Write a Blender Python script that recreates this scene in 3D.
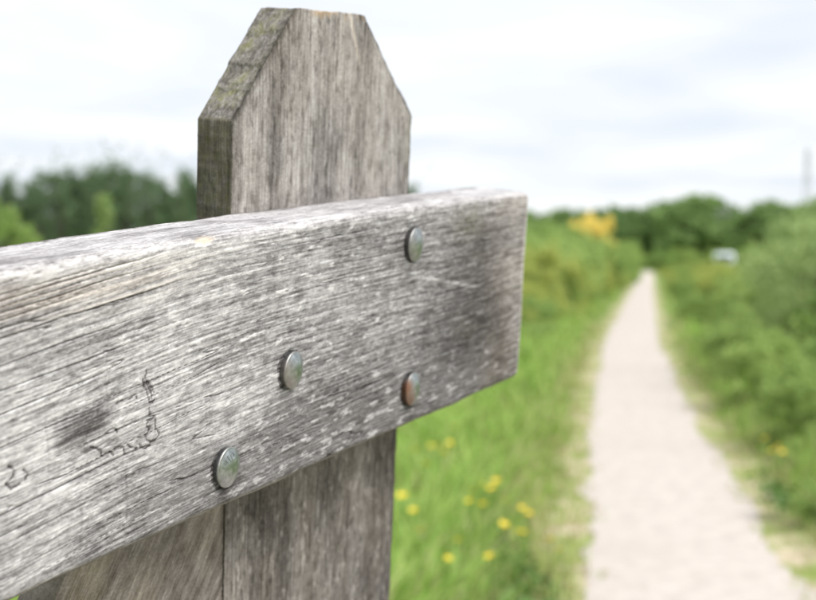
import bpy, math, random
import numpy as np
from mathutils import Matrix, Vector

scene = bpy.context.scene
for o in list(bpy.data.objects):
    bpy.data.objects.remove(o, do_unlink=True)
COL = scene.collection

# ------------------------------------------------------------------ camera
F_PX, PITCH, CAM_H = 1225.0, math.atan(42.0 / 1225.0), 1.5
cam_d = bpy.data.cameras.new('camera')
cam = bpy.data.objects.new('camera', cam_d)
COL.objects.link(cam)
cam.location = (0, 0, CAM_H)
cam.rotation_euler = (math.pi / 2 - PITCH, 0, 0)
cam_d.sensor_width = 36.0
cam_d.lens = 36.0 * F_PX / 816.0
cam_d.clip_start, cam_d.clip_end = 0.02, 3000
cam_d.dof.use_dof = True
cam_d.dof.focus_distance = 0.75
cam_d.dof.aperture_fstop = 6.9
cam_d.dof.aperture_blades = 0
scene.camera = cam

# ------------------------------------------------------------------ sky
SUN_EL, SUN_AZ = math.radians(58), math.radians(125)     # azimuth clockwise from +Y
world = bpy.data.worlds.new('World')
scene.world = world
world.use_nodes = True
wt = world.node_tree
wt.nodes.clear()
wo = wt.nodes.new('ShaderNodeOutputWorld')
bg = wt.nodes.new('ShaderNodeBackground')
sky = wt.nodes.new('ShaderNodeTexSky')
sky.sky_type = 'NISHITA'
sky.sun_disc = False
sky.sun_elevation, sky.sun_rotation = SUN_EL, SUN_AZ
tc = wt.nodes.new('ShaderNodeTexCoord')
sx = wt.nodes.new('ShaderNodeSeparateXYZ')
wt.links.new(tc.outputs['Generated'], sx.inputs[0])
def wmath(op, a, b):
    n = wt.nodes.new('ShaderNodeMath'); n.operation = op
    for i, v in enumerate((a, b)):
        if isinstance(v, (int, float)): n.inputs[i].default_value = v
        else: wt.links.new(v, n.inputs[i])
    return n.outputs[0]
den = wmath('ADD', wmath('MAXIMUM', sx.outputs['Z'], 0.0), 0.10)
cx_ = wmath('DIVIDE', sx.outputs['X'], den)
cy_ = wmath('DIVIDE', sx.outputs['Y'], den)
cmb = wt.nodes.new('ShaderNodeCombineXYZ')
wt.links.new(cx_, cmb.inputs[0]); wt.links.new(cy_, cmb.inputs[1])
cn = wt.nodes.new('ShaderNodeTexNoise')
cn.inputs['Scale'].default_value = 0.8
cn.inputs['Detail'].default_value = 5
cn.inputs['Roughness'].default_value = 0.5
cn.inputs['Distortion'].default_value = 0.25
wt.links.new(cmb.outputs[0], cn.inputs['Vector'])
cr = wt.nodes.new('ShaderNodeValToRGB')
cr.color_ramp.elements[0].position = 0.37
cr.color_ramp.elements[0].color = (5.15, 5.45, 5.9, 1)
cr.color_ramp.elements[1].position = 0.58
cr.color_ramp.elements[1].color = (6.45, 6.58, 6.75, 1)
wt.links.new(cn.outputs['Fac'], cr.inputs[0])
mx = wt.nodes.new('ShaderNodeMix'); mx.data_type = 'RGBA'
mx.inputs['Factor'].default_value = 0.92
wt.links.new(sky.outputs[0], mx.inputs['A'])
wt.links.new(cr.outputs[0], mx.inputs['B'])
wt.links.new(mx.outputs['Result'], bg.inputs[0])
bg.inputs[1].default_value = 0.10
wt.links.new(bg.outputs[0], wo.inputs[0])

# ------------------------------------------------------------------ sun (behind cloud)
sun_d = bpy.data.lights.new('sun', 'SUN')
sun_d.energy = 3.5
sun_d.angle = math.radians(42)
sun_d.color = (1.0, 0.985, 0.96)
sun = bpy.data.objects.new('sun', sun_d)
COL.objects.link(sun)
to_sun = Vector((math.cos(SUN_EL) * math.sin(SUN_AZ), math.cos(SUN_EL) * math.cos(SUN_AZ), math.sin(SUN_EL)))
sun.rotation_euler = to_sun.to_track_quat('Z', 'Y').to_euler()
sun.location = (4, -4, 12)

scene.render.engine = 'CYCLES'
vs = scene.view_settings
vs.view_transform = 'Standard'
try: vs.look = 'None'
except Exception: pass
vs.gamma = 1.0
vs.exposure = 0.74
vs.use_curve_mapping = False

# ------------------------------------------------------------------ helpers
def tag(o, label=None, cat=None, group=None, kind=None):
    if label: o['label'] = label
    if cat: o['category'] = cat
    if group: o['group'] = group
    if kind: o['kind'] = kind
    return o

def link(name, me, mat=None, parent=None):
    o = bpy.data.objects.new(name, me)
    COL.objects.link(o)
    if mat and me is not None and not me.materials: me.materials.append(mat)
    if parent is not None: o.parent = parent
    return o

def np_mesh(name, verts, faces, smooth=True, attrs=None):
    """verts (n,3), faces (m,k) array of equal-size polygons"""
    me = bpy.data.meshes.new(name)
    verts = np.ascontiguousarray(verts, dtype=np.float32)
    faces = np.ascontiguousarray(faces, dtype=np.int32)
    m, k = faces.shape
    me.vertices.add(len(verts)); me.vertices.foreach_set('co', verts.ravel())
    me.loops.add(m * k); me.loops.foreach_set('vertex_index', faces.ravel())
    me.polygons.add(m)
    me.polygons.foreach_set('loop_start', np.arange(0, m * k, k, dtype=np.int32))
    me.polygons.foreach_set('loop_total', np.full(m, k, dtype=np.int32))
    me.polygons.foreach_set('use_smooth', np.full(m, smooth, dtype=bool))
    for an, av in (attrs or {}).items():
        a = me.attributes.new(an, 'FLOAT', 'POINT')
        a.data.foreach_set('value', np.ascontiguousarray(av, dtype=np.float32).ravel())
    me.update(calc_edges=True)
    return me

def grid_loops(name, V, attrs=None, cap=True):
    """V (rows, ring, 3): closed rings stacked; capped by triangle fans"""
    R, P, _ = V.shape
    idx = np.arange(R * P).reshape(R, P)
    a = idx[:-1, :]; b = np.roll(idx, -1, 1)[:-1, :]
    c = np.roll(idx, -1, 1)[1:, :]; d = idx[1:, :]
    q = np.stack([a, b, c, d], -1).reshape(-1, 4)
    verts = V.reshape(-1, 3)
    tri = [np.concatenate([q[:, [0, 1, 2]], q[:, [0, 2, 3]]])]
    at = {k: v.ravel() for k, v in (attrs or {}).items()}
    if cap:
        n = len(verts)
        cs = np.stack([V[0].mean(0), V[-1].mean(0)])
        verts = np.concatenate([verts, cs])
        for k in at: at[k] = np.concatenate([at[k], [attrs[k][0].mean(), attrs[k][-1].mean()]])
        r0, r1 = idx[0], idx[-1]
        tri.append(np.stack([np.full(P, n), np.roll(r0, -1), r0], -1))
        tri.append(np.stack([np.full(P, n + 1), r1, np.roll(r1, -1)], -1))
    return np_mesh(name, verts, np.concatenate(tri), True, at)

def perlin(x, y, seed=0):
    x = np.asarray(x, float); y = np.asarray(y, float)
    xi = np.floor(x).astype(np.int64); yi = np.floor(y).astype(np.int64)
    xf = x - xi; yf = y - yi
    def g(ix, iy, dx, dy):
        h = (ix * 374761393 + iy * 668265263 + seed * 982451653) & 0xFFFFFFFF
        h = ((h ^ (h >> 13)) * 1274126177) & 0xFFFFFFFF
        h = h ^ (h >> 16)
        a = (h & 0xFFFF) * (2 * math.pi / 65536)
        return np.cos(a) * dx + np.sin(a) * dy
    u = xf * xf * xf * (xf * (xf * 6 - 15) + 10); v = yf * yf * yf * (yf * (yf * 6 - 15) + 10)
    n00 = g(xi, yi, xf, yf); n10 = g(xi + 1, yi, xf - 1, yf)
    n01 = g(xi, yi + 1, xf, yf - 1); n11 = g(xi + 1, yi + 1, xf - 1, yf - 1)
    return 1.5 * ((n00 * (1 - u) + n10 * u) * (1 - v) + (n01 * (1 - u) + n11 * u) * v)

def fbm(x, y, seed=0, octv=4, rough=0.5):
    s = 0; a = 1; t = 0
    for i in range(octv):
        s = s + a * perlin(x * 2 ** i + 17.3 * i, y * 2 ** i + 9.1 * i, seed + i); t += a; a *= rough
    return s / t * 1.4

def sstep(a, b, x):
    t = np.clip((x - a) / (b - a), 0, 1)
    return t * t * (3 - 2 * t)

def polyline_dist(x, y, pts):
    d = np.full(x.shape, 1e9)
    for (x0, y0), (x1, y1) in zip(pts[:-1], pts[1:]):
        ex, ey = x1 - x0, y1 - y0
        t = np.clip(((x - x0) * ex + (y - y0) * ey) / (ex * ex + ey * ey + 1e-12), 0, 1)
        d = np.minimum(d, np.hypot(x - x0 - t * ex, y - y0 - t * ey))
    return d

# ------------------------------------------------------------------ materials
class NT:
    def __init__(self, name):
        self.m = bpy.data.materials.new(name); self.m.use_nodes = True
        self.t = self.m.node_tree; self.t.nodes.clear()
        self.out = self.t.nodes.new('ShaderNodeOutputMaterial')
    def n(self, typ, **kw):
        nd = self.t.nodes.new(typ)
        for k, v in kw.items(): setattr(nd, k, v)
        return nd
    def l(self, a, b): self.t.links.new(a, b)
    def put(self, sock, v):
        if isinstance(v, bpy.types.NodeSocket): self.l(v, sock)
        else: sock.default_value = v
    def math(self, op, a, b=0.0, clamp=False):
        nd = self.n('ShaderNodeMath', operation=op); nd.use_clamp = clamp
        self.put(nd.inputs[0], a); self.put(nd.inputs[1], b)
        return nd.outputs[0]
    def mix(self, fac, a, b, blend='MIX'):
        nd = self.n('ShaderNodeMix', data_type='RGBA', blend_type=blend)
        self.put(nd.inputs['Factor'], fac); self.put(nd.inputs['A'], a); self.put(nd.inputs['B'], b)
        return nd.outputs['Result']
    def noise(self, vec, scale, detail=3.0, rough=0.5, dist=0.0):
        nd = self.n('ShaderNodeTexNoise')
        if vec is not None: self.l(vec, nd.inputs['Vector'])
        nd.inputs['Scale'].default_value = scale; nd.inputs['Detail'].default_value = detail
        nd.inputs['Roughness'].default_value = rough; nd.inputs['Distortion'].default_value = dist
        return nd.outputs['Fac']
    def coord(self, which='Object', scale=(1, 1, 1), rot=(0, 0, 0)):
        c = self.n('ShaderNodeTexCoord'); mp = self.n('ShaderNodeMapping')
        self.l(c.outputs[which], mp.inputs['Vector'])
        mp.inputs['Scale'].default_value = scale; mp.inputs['Rotation'].default_value = rot
        return mp.outputs[0]
    def ramp(self, fac, stops):
        r = self.n('ShaderNodeValToRGB'); e = r.color_ramp.elements
        while len(e) < len(stops): e.new(0.5)
        for el, (p, c) in zip(e, stops):
            el.position = p; el.color = (*c, 1) if len(c) == 3 else c
        self.put(r.inputs[0], fac)
        return r.outputs[0]
    def attr(self, name):
        a = self.n('ShaderNodeAttribute'); a.attribute_name = name
        return a.outputs['Fac']
    def bsdf(self, color, rough=0.7, metal=0.0, normal=None, spec=0.5):
        b = self.n('ShaderNodeBsdfPrincipled')
        self.put(b.inputs['Base Color'], color); self.put(b.inputs['Roughness'], rough)
        self.put(b.inputs['Metallic'], metal); self.put(b.inputs['Specular IOR Level'], spec)
        if normal is not None: self.l(normal, b.inputs['Normal'])
        return b.outputs[0]
    def bump(self, h, strength, dist):
        b = self.n('ShaderNodeBump'); self.put(b.inputs['Height'], h)
        b.inputs['Strength'].default_value = strength; b.inputs['Distance'].default_value = dist
        return b.outputs[0]
    def done(self, shader):
        self.l(shader, self.out.inputs['Surface']); return self.m

def wood_material(name, stops, fine, bump_d=0.0005, fine_amt=0.56, warm_col=(0.33, 0.245, 0.165), grit_amt=0.26):
    """stops: ramp over the tone attribute; fine: mapping scale for fibre noise"""
    k = NT(name)
    tone = k.attr('tone'); warm = k.attr('warm'); moss = k.attr('moss')
    cv = k.n('ShaderNodeCombineXYZ')
    k.put(cv.inputs[0], k.math('MULTIPLY', k.attr('ga'), fine[0])); k.put(cv.inputs[1], k.math('MULTIPLY', k.attr('gb'), fine[1]))
    f1 = k.noise(cv.outputs[0], 1.0, 4, 0.62, 0.1)
    g1 = k.noise(k.coord('Object', (0.7, 1, 1)), 620, 3, 0.65)
    t = k.math('ADD', tone, k.math('MULTIPLY', k.math('SUBTRACT', f1, 0.5), fine_amt * 2))
    t = k.math('ADD', t, k.math('MULTIPLY', k.math('SUBTRACT', g1, 0.5), grit_amt * 2), clamp=True)
    col = k.ramp(t, stops)
    col = k.mix(k.math('MULTIPLY', warm, 1.0, clamp=True), col, k.mix(t, tuple(0.45 * c for c in warm_col) + (1,), tuple(1.5 * c for c in warm_col) + (1,)))
    mn = k.noise(k.coord('Object'), 160, 3, 0.6)
    mf = k.math('MULTIPLY', moss, k.math('MULTIPLY', k.math('SUBTRACT', mn, 0.3), 2.4, clamp=True), clamp=True)
    col = k.mix(mf, col, (0.15, 0.15, 0.045, 1))
    h = k.math('ADD', k.math('MULTIPLY', f1, 1.0), k.math('MULTIPLY', g1, 0.35))
    return k.done(k.bsdf(col, 0.86, 0, k.bump(h, 0.7, bump_d), 0.25))

def leaf_material(name, dark, light, trans=0.35, rough=0.55, odd=None, odd_amt=0.0):
    k = NT(name)
    gi = k.n('ShaderNodeNewGeometry')
    oi = k.n('ShaderNodeObjectInfo')
    big = k.noise(k.coord('Object'), 1.3, 2, 0.5)
    f = k.math('ADD', k.math('MULTIPLY', gi.outputs['Random Per Island'], 0.55), k.math('MULTIPLY', big, 0.35))
    f = k.math('ADD', f, k.math('MULTIPLY', k.math('SUBTRACT', oi.outputs['Random'], 0.4), 0.35), clamp=True)
    col = k.ramp(f, [(0.1, dark), (0.9, light)])
    if odd:
        sel = k.math('GREATER_THAN', k.math('FRACT', k.math('MULTIPLY', gi.outputs['Random Per Island'], 37.7)), 1 - odd_amt)
        col = k.mix(sel, col, (*odd, 1))
    b = k.bsdf(col, rough, 0, None, 0.35)
    tr = k.n('ShaderNodeBsdfTranslucent'); k.l(col, tr.inputs[0])
    ms = k.n('ShaderNodeMixShader'); ms.inputs[0].default_value = trans
    k.l(b, ms.inputs[1]); k.l(tr.outputs[0], ms.inputs[2])
    return k.done(ms.outputs[0])

def bark_material(name, a, b):
    k = NT(name)
    n = k.noise(k.coord('Object', (14, 14, 3)), 1.0, 4, 0.6)
    return k.done(k.bsdf(k.ramp(n, [(0.3, a), (0.7, b)]), 0.9, 0, k.bump(n, 0.6, 0.02), 0.2))

RAIL_RAMP = [(0.0, (0.028, 0.0255, 0.0255)), (0.28, (0.097, 0.0905, 0.0915)), (0.52, (0.218, 0.209, 0.213)), (0.75, (0.385, 0.372, 0.377)), (1.0, (0.60, 0.585, 0.583))]
POST_RAMP = [(0.0, (0.033, 0.029, 0.027)), (0.3, (0.100, 0.089, 0.085)), (0.55, (0.208, 0.191, 0.185)), (0.8, (0.37, 0.347, 0.338)), (1.0, (0.56, 0.533, 0.52))]
M_RAIL = wood_material('weathered_rail_wood', RAIL_RAMP, (40, 740))
M_POST = wood_material('weathered_post_wood', POST_RAMP, (26, 700), fine_amt=0.46)
M_BRACE = wood_material('weathered_brace_wood', POST_RAMP, (26, 700), fine_amt=0.34)

# ================================================================== SETTING
def path_left(y):
    return np.interp(y, [-10, 0, 5.4, 10.1, 15.1, 22.4, 43.7, 92, 140], [-1.3, 0.08, 0.80, 1.49, 2.33, 3.6, 7.8, 17.4, 26.9])
PATH_W = 0.98
def path_right(y):      # widening beside the fence is added out of view to bounce neutral light
    return path_left(y) + PATH_W + np.interp(y, [-6, 2.0, 3.6], [1.9, 1.5, 0.0])

def ground_material():
    k = NT('meadow_soil')
    c = k.coord('Object')
    n1 = k.noise(c, 0.35, 4, 0.55); n2 = k.noise(c, 6.0, 5, 0.6); n3 = k.noise(c, 60, 3, 0.6)
    g = k.ramp(n2, [(0.3, (0.09, 0.14, 0.03)), (0.7, (0.16, 0.24, 0.055))])
    g = k.mix(k.math('MULTIPLY', n1, 0.5), g, (0.15, 0.19, 0.05, 1))
    g = k.mix(k.ramp(n3, [(0.5, (0, 0, 0)), (0.75, (0.5, 0.5, 0.5))]), g, (0.16, 0.12, 0.075, 1))
    return k.done(k.bsdf(g, 0.95, 0, k.bump(n2, 0.5, 0.05), 0.1))

gx = np.concatenate([[-700, -400, -200], np.linspace(-100, 100, 41), [200, 400, 700]])
gy = np.concatenate([[-150, -60], np.linspace(-20, 180, 41), [300, 500, 700, 900]])
GX, GY = np.meshgrid(gx, gy)
ix = np.arange(GX.size).reshape(GX.shape)
fc = np.stack([ix[:-1, :-1], ix[:-1, 1:], ix[1:, 1:], ix[1:, :-1]], -1).reshape(-1, 4)
ground = link('ground', np_mesh('ground', np.stack([GX.ravel(), GY.ravel(), np.zeros(GX.size)], -1), fc), ground_material())
tag(ground, 'flat green meadow ground', kind='structure')

def path_material():
    k = NT('pale_gravel')
    c = k.coord('Object')
    fine = k.noise(c, 150, 4, 0.65); mid = k.noise(c, 9, 5, 0.6); big = k.noise(c, 0.9, 3, 0.5)
    vor = k.n('ShaderNodeTexVoronoi'); k.l(c, vor.inputs['Vector']); vor.inputs['Scale'].default_value = 95
    t = k.math('ADD', k.math('MULTIPLY', fine, 0.6), k.math('MULTIPLY', mid, 0.4))
    col = k.ramp(t, [(0.3, (0.28, 0.243, 0.22)), (0.5, (0.43, 0.387, 0.357)), (0.7, (0.54, 0.498, 0.468))])
    col = k.mix(k.math('MULTIPLY', vor.outputs['Distance'], 0.35), col, (0.34, 0.30, 0.25, 1))
    col = k.mix(k.ramp(big, [(0.48, (0, 0, 0)), (0.72, (0.32, 0.32, 0.32))]), col, (0.36, 0.31, 0.27, 1))
    return k.done(k.bsdf(col, 0.95, 0, k.bump(vor.outputs['Distance'], 0.6, 0.008), 0.1))

ys = np.concatenate([np.arange(-6, 3, 0.5), np.arange(3, 30, 0.03), np.arange(30, 60, 0.25), np.arange(60, 136, 1.0)])
def rag(y, q, seed): return 0.075 * fbm(y * 0.9, y * 0 + q, seed, 3, .6) + 0.055 * fbm(y * 5.0, y * 0 + q, seed + 20, 4, .7)
xl = path_left(ys) - np.interp(ys, [-6, 1.0, 3.4], [.35, .25, 0]) + rag(ys, .3, 3)
xr = path_right(ys) + rag(ys, .7, 9)
tt = np.linspace(0, 1, 9)
PX = xl[:, None] * (1 - tt) + xr[:, None] * tt
PZ = 0.008 + 0.006 * (1 - (2 * tt[None, :] - 1) ** 2) + 0 * PX + 0.003 * fbm(PX * 1.5, ys[:, None] * 1.5, 4, 2) * (np.abs(2 * tt[None, :] - 1) < .95)
PZ = np.maximum(PZ, 0.008)
ix = np.arange(PX.size).reshape(PX.shape)
fc = np.stack([ix[:-1, :-1], ix[:-1, 1:], ix[1:, 1:], ix[1:, :-1]], -1).reshape(-1, 4)
path = link('path', np_mesh('path', np.stack([PX, ys[:, None] + 0 * PX, PZ], -1).reshape(-1, 3), fc), path_material())
tag(path, 'pale pinkish gravel footpath running into the distance', kind='structure')

def margin_material():
    k = NT('trodden_verge')
    c = k.coord('Object')
    a = k.noise(c, 3.2, 5, 0.65); f = k.noise(c, 70, 3, 0.6)
    soil = k.ramp(f, [(0.3, (0.30, 0.24, 0.17)), (0.7, (0.50, 0.43, 0.33))])
    green = k.ramp(f, [(0.3, (0.13, 0.17, 0.045)), (0.7, (0.24, 0.29, 0.085))])
    return k.done(k.bsdf(k.mix(k.ramp(a, [(0.40, (0, 0, 0)), (0.58, (1, 1, 1))]), soil, green), 0.95, 0, k.bump(f, 0.5, 0.01), 0.1))
ml = path_left(ys) - 0.26 - 2.5 * rag(ys, 1.7, 43); mr = path_right(ys) + 0.26 + 2.5 * rag(ys, 2.3, 57)
MX = np.stack([ml, xl * .5 + xr * .5, mr], 1)
ix = np.arange(MX.size).reshape(MX.shape)
fc = np.stack([ix[:-1, :-1], ix[:-1, 1:], ix[1:, 1:], ix[1:, :-1]], -1).reshape(-1, 4)
margin = link('path_margin', np_mesh('path_margin', np.stack([MX, ys[:, None] + 0 * MX, 0.004 + 0 * MX], -1).reshape(-1, 3), fc), margin_material())
tag(margin, 'trodden sandy margin of the gravel footpath', kind='structure')

# ================================================================== FENCE
sp, cp = math.sin(PITCH), math.cos(PITCH)
CAM2W = np.array([[1, 0, 0], [0, -sp, cp], [0, -cp, -sp]])       # columns: camera right, down, forward
RB = np.array([[0.511776, 0.046202, 0.857876], [-0.14019, -0.980678, 0.136448], [0.847604, -0.190096, -0.49541]])
TB = np.array([0.113664, -0.102738, 1.136443])
RW = CAM2W @ RB
TW = CAM2W @ TB + np.array([0, 0, CAM_H])
S1, S2, THK, DEP, UTOP, USH, C1, C2 = -0.3715, -0.1321, 0.0539, 0.0307, 0.1447, 0.0651, 0.0691, 0.0802
RAIL_H = 0.18
sm, nm = (S1 + S2) / 2, -(THK + DEP / 2)
u_ground = -(TW[2] + RW[2, 0] * sm + RW[2, 2] * nm) / RW[2, 1]   # where the post axis meets z = 0
BASE = np.array([sm, u_ground, nm])
base_w = RW @ BASE + TW
fence = bpy.data.objects.new('wooden_fence', None)
COL.objects.link(fence)
fence.matrix_world = Matrix([list(RW[0]) + [base_w[0]], list(RW[1]) + [base_w[1]], list(RW[2]) + [base_w[2]], [0, 0, 0, 1]])
tag(fence, 'weathered grey wooden fence with pointed post, bolted top rail and diagonal brace', 'fence')

def fpart(name, me, mat, parent=None):
    o = link(name, me, mat, fence if parent is None else parent)
    if parent is None: o.location = tuple(-BASE)
    return o

# ---- rail: rings of (u, n) swept along s; front face densely sampled
def ring_profile(u0, u1, n0, n1, r, steps_front, steps_side, steps_back, rc=7):
    """counter-clockwise seen from +s (u right.. ) returns u, n, outward normal, tag"""
    pts, nor = [], []
    def seg(a, b, nv, k):
        for t in np.linspace(0, 1, k, endpoint=False):
            pts.append((a[0] + (b[0] - a[0]) * t, a[1] + (b[1] - a[1]) * t)); nor.append(nv)
    def arc(c, a0, a1):
        for t in np.linspace(0, 1, rc, endpoint=False):
            a = a0 + (a1 - a0) * t
            pts.append((c[0] + r * math.cos(a), c[1] + r * math.sin(a))); nor.append((math.cos(a), math.sin(a)))
    # angle: 0 -> +u, pi/2 -> +n
    seg((u0 + r, n1), (u1 - r, n1), (0, 1), steps_front)
    arc((u1 - r, n1 - r), math.pi / 2, 0)
    seg((u1, n1 - r), (u1, n0 + r), (1, 0), steps_side)
    arc((u1 - r, n0 + r), 0, -math.pi / 2)
    seg((u1 - r, n0), (u0 + r, n0), (0, -1), steps_back)
    arc((u0 + r, n0 + r), -math.pi / 2, -math.pi)
    seg((u0, n0 + r), (u0, n1 - r), (-1, 0), steps_back)
    arc((u0 + r, n1 - r), math.pi, math.pi / 2)
    return np.array(pts), np.array(nor)

SCRIB = [[(-5161, -785), (-5155, -826), (-5123, -879), (-5107, -937), (-5075, -941), (-5060, -906), (-5086, -854), (-5114, -814), (-5137, -794)], [(-5133, -811), (-5099, -864), (-5089, -920)], [(-5113, -969), (-5103, -1012)], [(-5135, -1041), (-5103, -1040), (-5063, -1033), (-5053, -1078), (-5058, -1100), (-5039, -1122), (-5023, -1157), (-5046, -1171), (-5061, -1181)], [(-5097, -1091), (-5134, -1076), (-5123, -1054)], [(-5112, -1091), (-5121, -1116), (-5141, -1129), (-5130, -1161), (-5096, -1183), (-5073, -1173)], [(-5584, -1087), (-5542, -1106), (-5499, -1132), (-5494, -1165), (-5465, -1154), (-5417, -1158), (-5403, -1183)], [(-5394, -1151), (-5359, -1144), (-5323, -1161), (-5314, -1196)], [(-5296, -1149), (-5260, -1172), (-5219, -1190)], [(-5193, -1170), (-5177, -1193), (-5145, -1209), (-5101, -1202)], [(-5377, -880), (-5333, -877), (-5279, -878), (-5228, -868), (-5214, -884)], [(-5473, -1040), (-5421, -1021), (-5389, -1026), (-5372, -1051)], [(-5133, -737), (-5139, -783)], [(-6160, -1040), (-6120, -1075), (-6130, -1110), (-6180, -1130), (-6150, -1170), (-6090, -1160)], [(-6060, -1090), (-6035, -1120), (-6050, -1150)]]

def rail_fields(s, b):
    """tone / warm / moss / depth for the rail; s along, b across (front u, top continues above 0)"""
    k = np.clip((-0.30 - s) / 0.32, 0, 1)
    g = 0.018 * s - 0.5 * 0.085 * 0.32 * k * k            # grain runs slightly off the rail's axis
    top = sstep(-0.006, 0.004, b)
    nearedge = np.exp(-np.abs(b) / 0.03)
    bb = b - g * (1 - 0.45 * nearedge) + 0.0022 * fbm(s * 4, b * 14, 21, 2)
    fib = 0.55 * perlin(s * 10, bb * 680, 1) + 0.52 * perlin(s * 8, bb * 400, 2) + 0.16 * perlin(s * 6, bb * 200, 3)
    mott = fbm(s * 95, bb * 230, 5, 4, .66)
    speck = perlin(s * 190, bb * 420, 7)
    blot = fbm(s * 9, bb * 20, 8, 3)
    left = sstep(-0.30, -0.56, s)
    tone = 0.64 + 0.09 * left + (0.23 + 0.12 * left) * fib + 0.19 * mott + 0.10 * speck + 0.09 * blot
    # broad zones of the weathering
    tone -= 0.18 * sstep(-0.52, -0.16, s) * (1 - top)
    tone -= 0.12 * sstep(-0.11, -0.17, b) * (1 - top)
    tone -= 0.19 * np.exp(-(((s + 0.105) / 0.072) ** 2 + ((b + 0.095) / 0.065) ** 2) ** 1.5) + 0.10 * np.exp(-(((s + 0.30) / 0.10) ** 2 + ((b + 0.13) / 0.03) ** 2))
    tone += 0.10 * np.exp(-(((s + 0.205) / 0.055) ** 2 + ((b + 0.058) / 0.022) ** 2)) + 0.07 * np.exp(-(((s + 0.42) / 0.09) ** 2 + ((b + 0.04) / 0.025) ** 2)) * fbm(s * 30, b * 30, 35, 3)
    tone += 0.10 * fbm(s * 16, b * 24, 36, 4, .55) * (1 - top)
    band = np.exp(-((s + 0.083 + 0.02 * fbm(b * 12, s * 3, 31, 2)) / 0.034) ** 2) * sstep(-0.004, -0.03, b)
    tone -= 0.10 * band
    tone -= 0.12 * np.exp(-((s + 0.045) / 0.03) ** 2) * sstep(-0.07, -0.13, b)
    tone += 0.05 * np.exp(-((s + 0.024) / 0.014) ** 2) + 0.26 * sstep(-0.0075, -0.004, s + 0.001 * perlin(b * 120, b * 0, 38))  # includes a pale end strip: light caught on the arris, painted in
    # smooth dark lower strip with pale flakes
    low = sstep(-0.122, -0.148, b + 0.010 * fbm(s * 14, b * 10, 33, 2)) * sstep(-0.56, -0.44, s) * sstep(0.0, -0.12, s)
    tone = tone * (1 - 0.75 * low) + 0.75 * low * 0.36
    fl = fbm(s * 48, bb * 165, 41, 4, .62)
    flake = sstep(0.34, 0.44, fl + 0.13 * sstep(-0.135, -0.16, b) - 0.14 * sstep(-0.20, -0.08, s) - 0.08 * left - 0.07 * sstep(-0.14, -0.11, b))
    tone += 0.32 * flake * (1 - top) * (1 - 0.6 * sstep(-0.28, -0.10, s) * sstep(-0.15, -0.12, b)) * (0.25 + 0.75 * sstep(-0.62, -0.30, s))
    fl2 = fbm(s * 70, bb * 330, 43, 3, .6)
    tone += 0.15 * sstep(0.30, 0.55, fl2) * (1 - top) * (1 - 0.75 * sstep(-0.32, -0.12, s))
    # darker weathered patches of fibre
    dp = fbm(s * 34, bb * 150, 47, 4, .64)
    tone -= 0.14 * sstep(0.18, 0.50, dp) * (1 - 0.7 * top)
    # the worn pale top
    tone = tone * (1 - top) + top * (0.66 + 0.15 * fib + 0.10 * mott + 0.10 * blot + 0.10 * perlin(s * 7, bb * 150, 19) - 0.16 * sstep(0.1, 0.45, fbm(s * 14, bb * 60, 18, 3)))
    tone += 0.10 * np.exp(-((b + 0.006) / 0.008) ** 2)
    # cracks along the grain
    cr = np.abs(perlin(s * 3.2, bb * 95, 51) + 0.12 * perlin(s * 22, bb * 260, 52))
    crack = (1 - sstep(0.0, 0.020, cr)) * sstep(-0.05, 0.22, fbm(s * 7, bb * 26, 53, 2))
    crack2 = (1 - sstep(0.0, 0.05, np.abs(perlin(s * 11, bb * 300, 54)))) * sstep(0.05, 0.35, fbm(s * 12, bb * 40, 55, 2))
    # a few long splits below the top arris (left stretch)
    ra = np.random.default_rng(8)
    for b0 in np.concatenate([np.linspace(-0.034, 0.002, 11), [-0.05, -0.063, -0.075, -0.094, -0.13]]):
        b0 = b0 + ra.normal() * 0.0008; sl = 0.10 + ra.normal() * 0.006; a0 = ra.uniform(-0.80, -0.60); a1 = ra.uniform(-0.56, -0.44); w = ra.uniform(0.00018, 0.00042)
        line = b0 + sl * (s + 0.62) - 0.12 * np.clip(s + 0.62, 0, 1) ** 2 + 0.0006 * perlin(s * 30, s * 0 + b0 * 9999, 57)
        m = sstep(a0, a0 + .06, s) * (1 - sstep(a1 - .06, a1, s))
        crack = np.maximum(crack, (1 - sstep(w * .5, w * 1.8, np.abs(b - line))) * m)
    # cross checks, hairline
    chk = np.zeros_like(s)
    for (s0, ba, bc) in ((-0.487, -0.135, -0.10), (-0.545, -0.09, -0.05), (-0.59, -0.12, -0.07), (-0.46, -0.125, -0.085), (-0.40, -0.10, -0.06), (-0.53, -0.165, -0.13), (-0.565, -0.17, -0.14)):
        d = np.abs(s - s0 - 0.002 * perlin(b * 90, b * 0 + s0 * 77, 58))
        chk = np.maximum(chk, (1 - sstep(0.0004, 0.0012, d)) * sstep(ba, ba + .006, b) * (1 - sstep(bc - .006, bc, b)))
    scr = np.zeros_like(s)
    reg = (s > -0.64) & (s < -0.49) & (b < -0.06) & (b > -0.13)
    if reg.any():
        d = np.full(reg.sum(), 1.0)
        for pl in SCRIB: d = np.minimum(d, polyline_dist(s[reg] + 0.0006 * perlin(s[reg] * 300, b[reg] * 300, 61), b[reg] + 0.0005 * perlin(s[reg] * 320, b[reg] * 320, 62), [(x / 1e4, y / 1e4) for x, y in pl]))
        scr[reg] = (1 - sstep(0.0003, 0.0010, d)) * (0.62 + 0.38 * sstep(-0.25, 0.15, perlin(s[reg] * 230, b[reg] * 230, 67)))
    tone -= 0.26 * crack + 0.13 * crack2 + 0.10 * chk + 0.52 * scr
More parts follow.
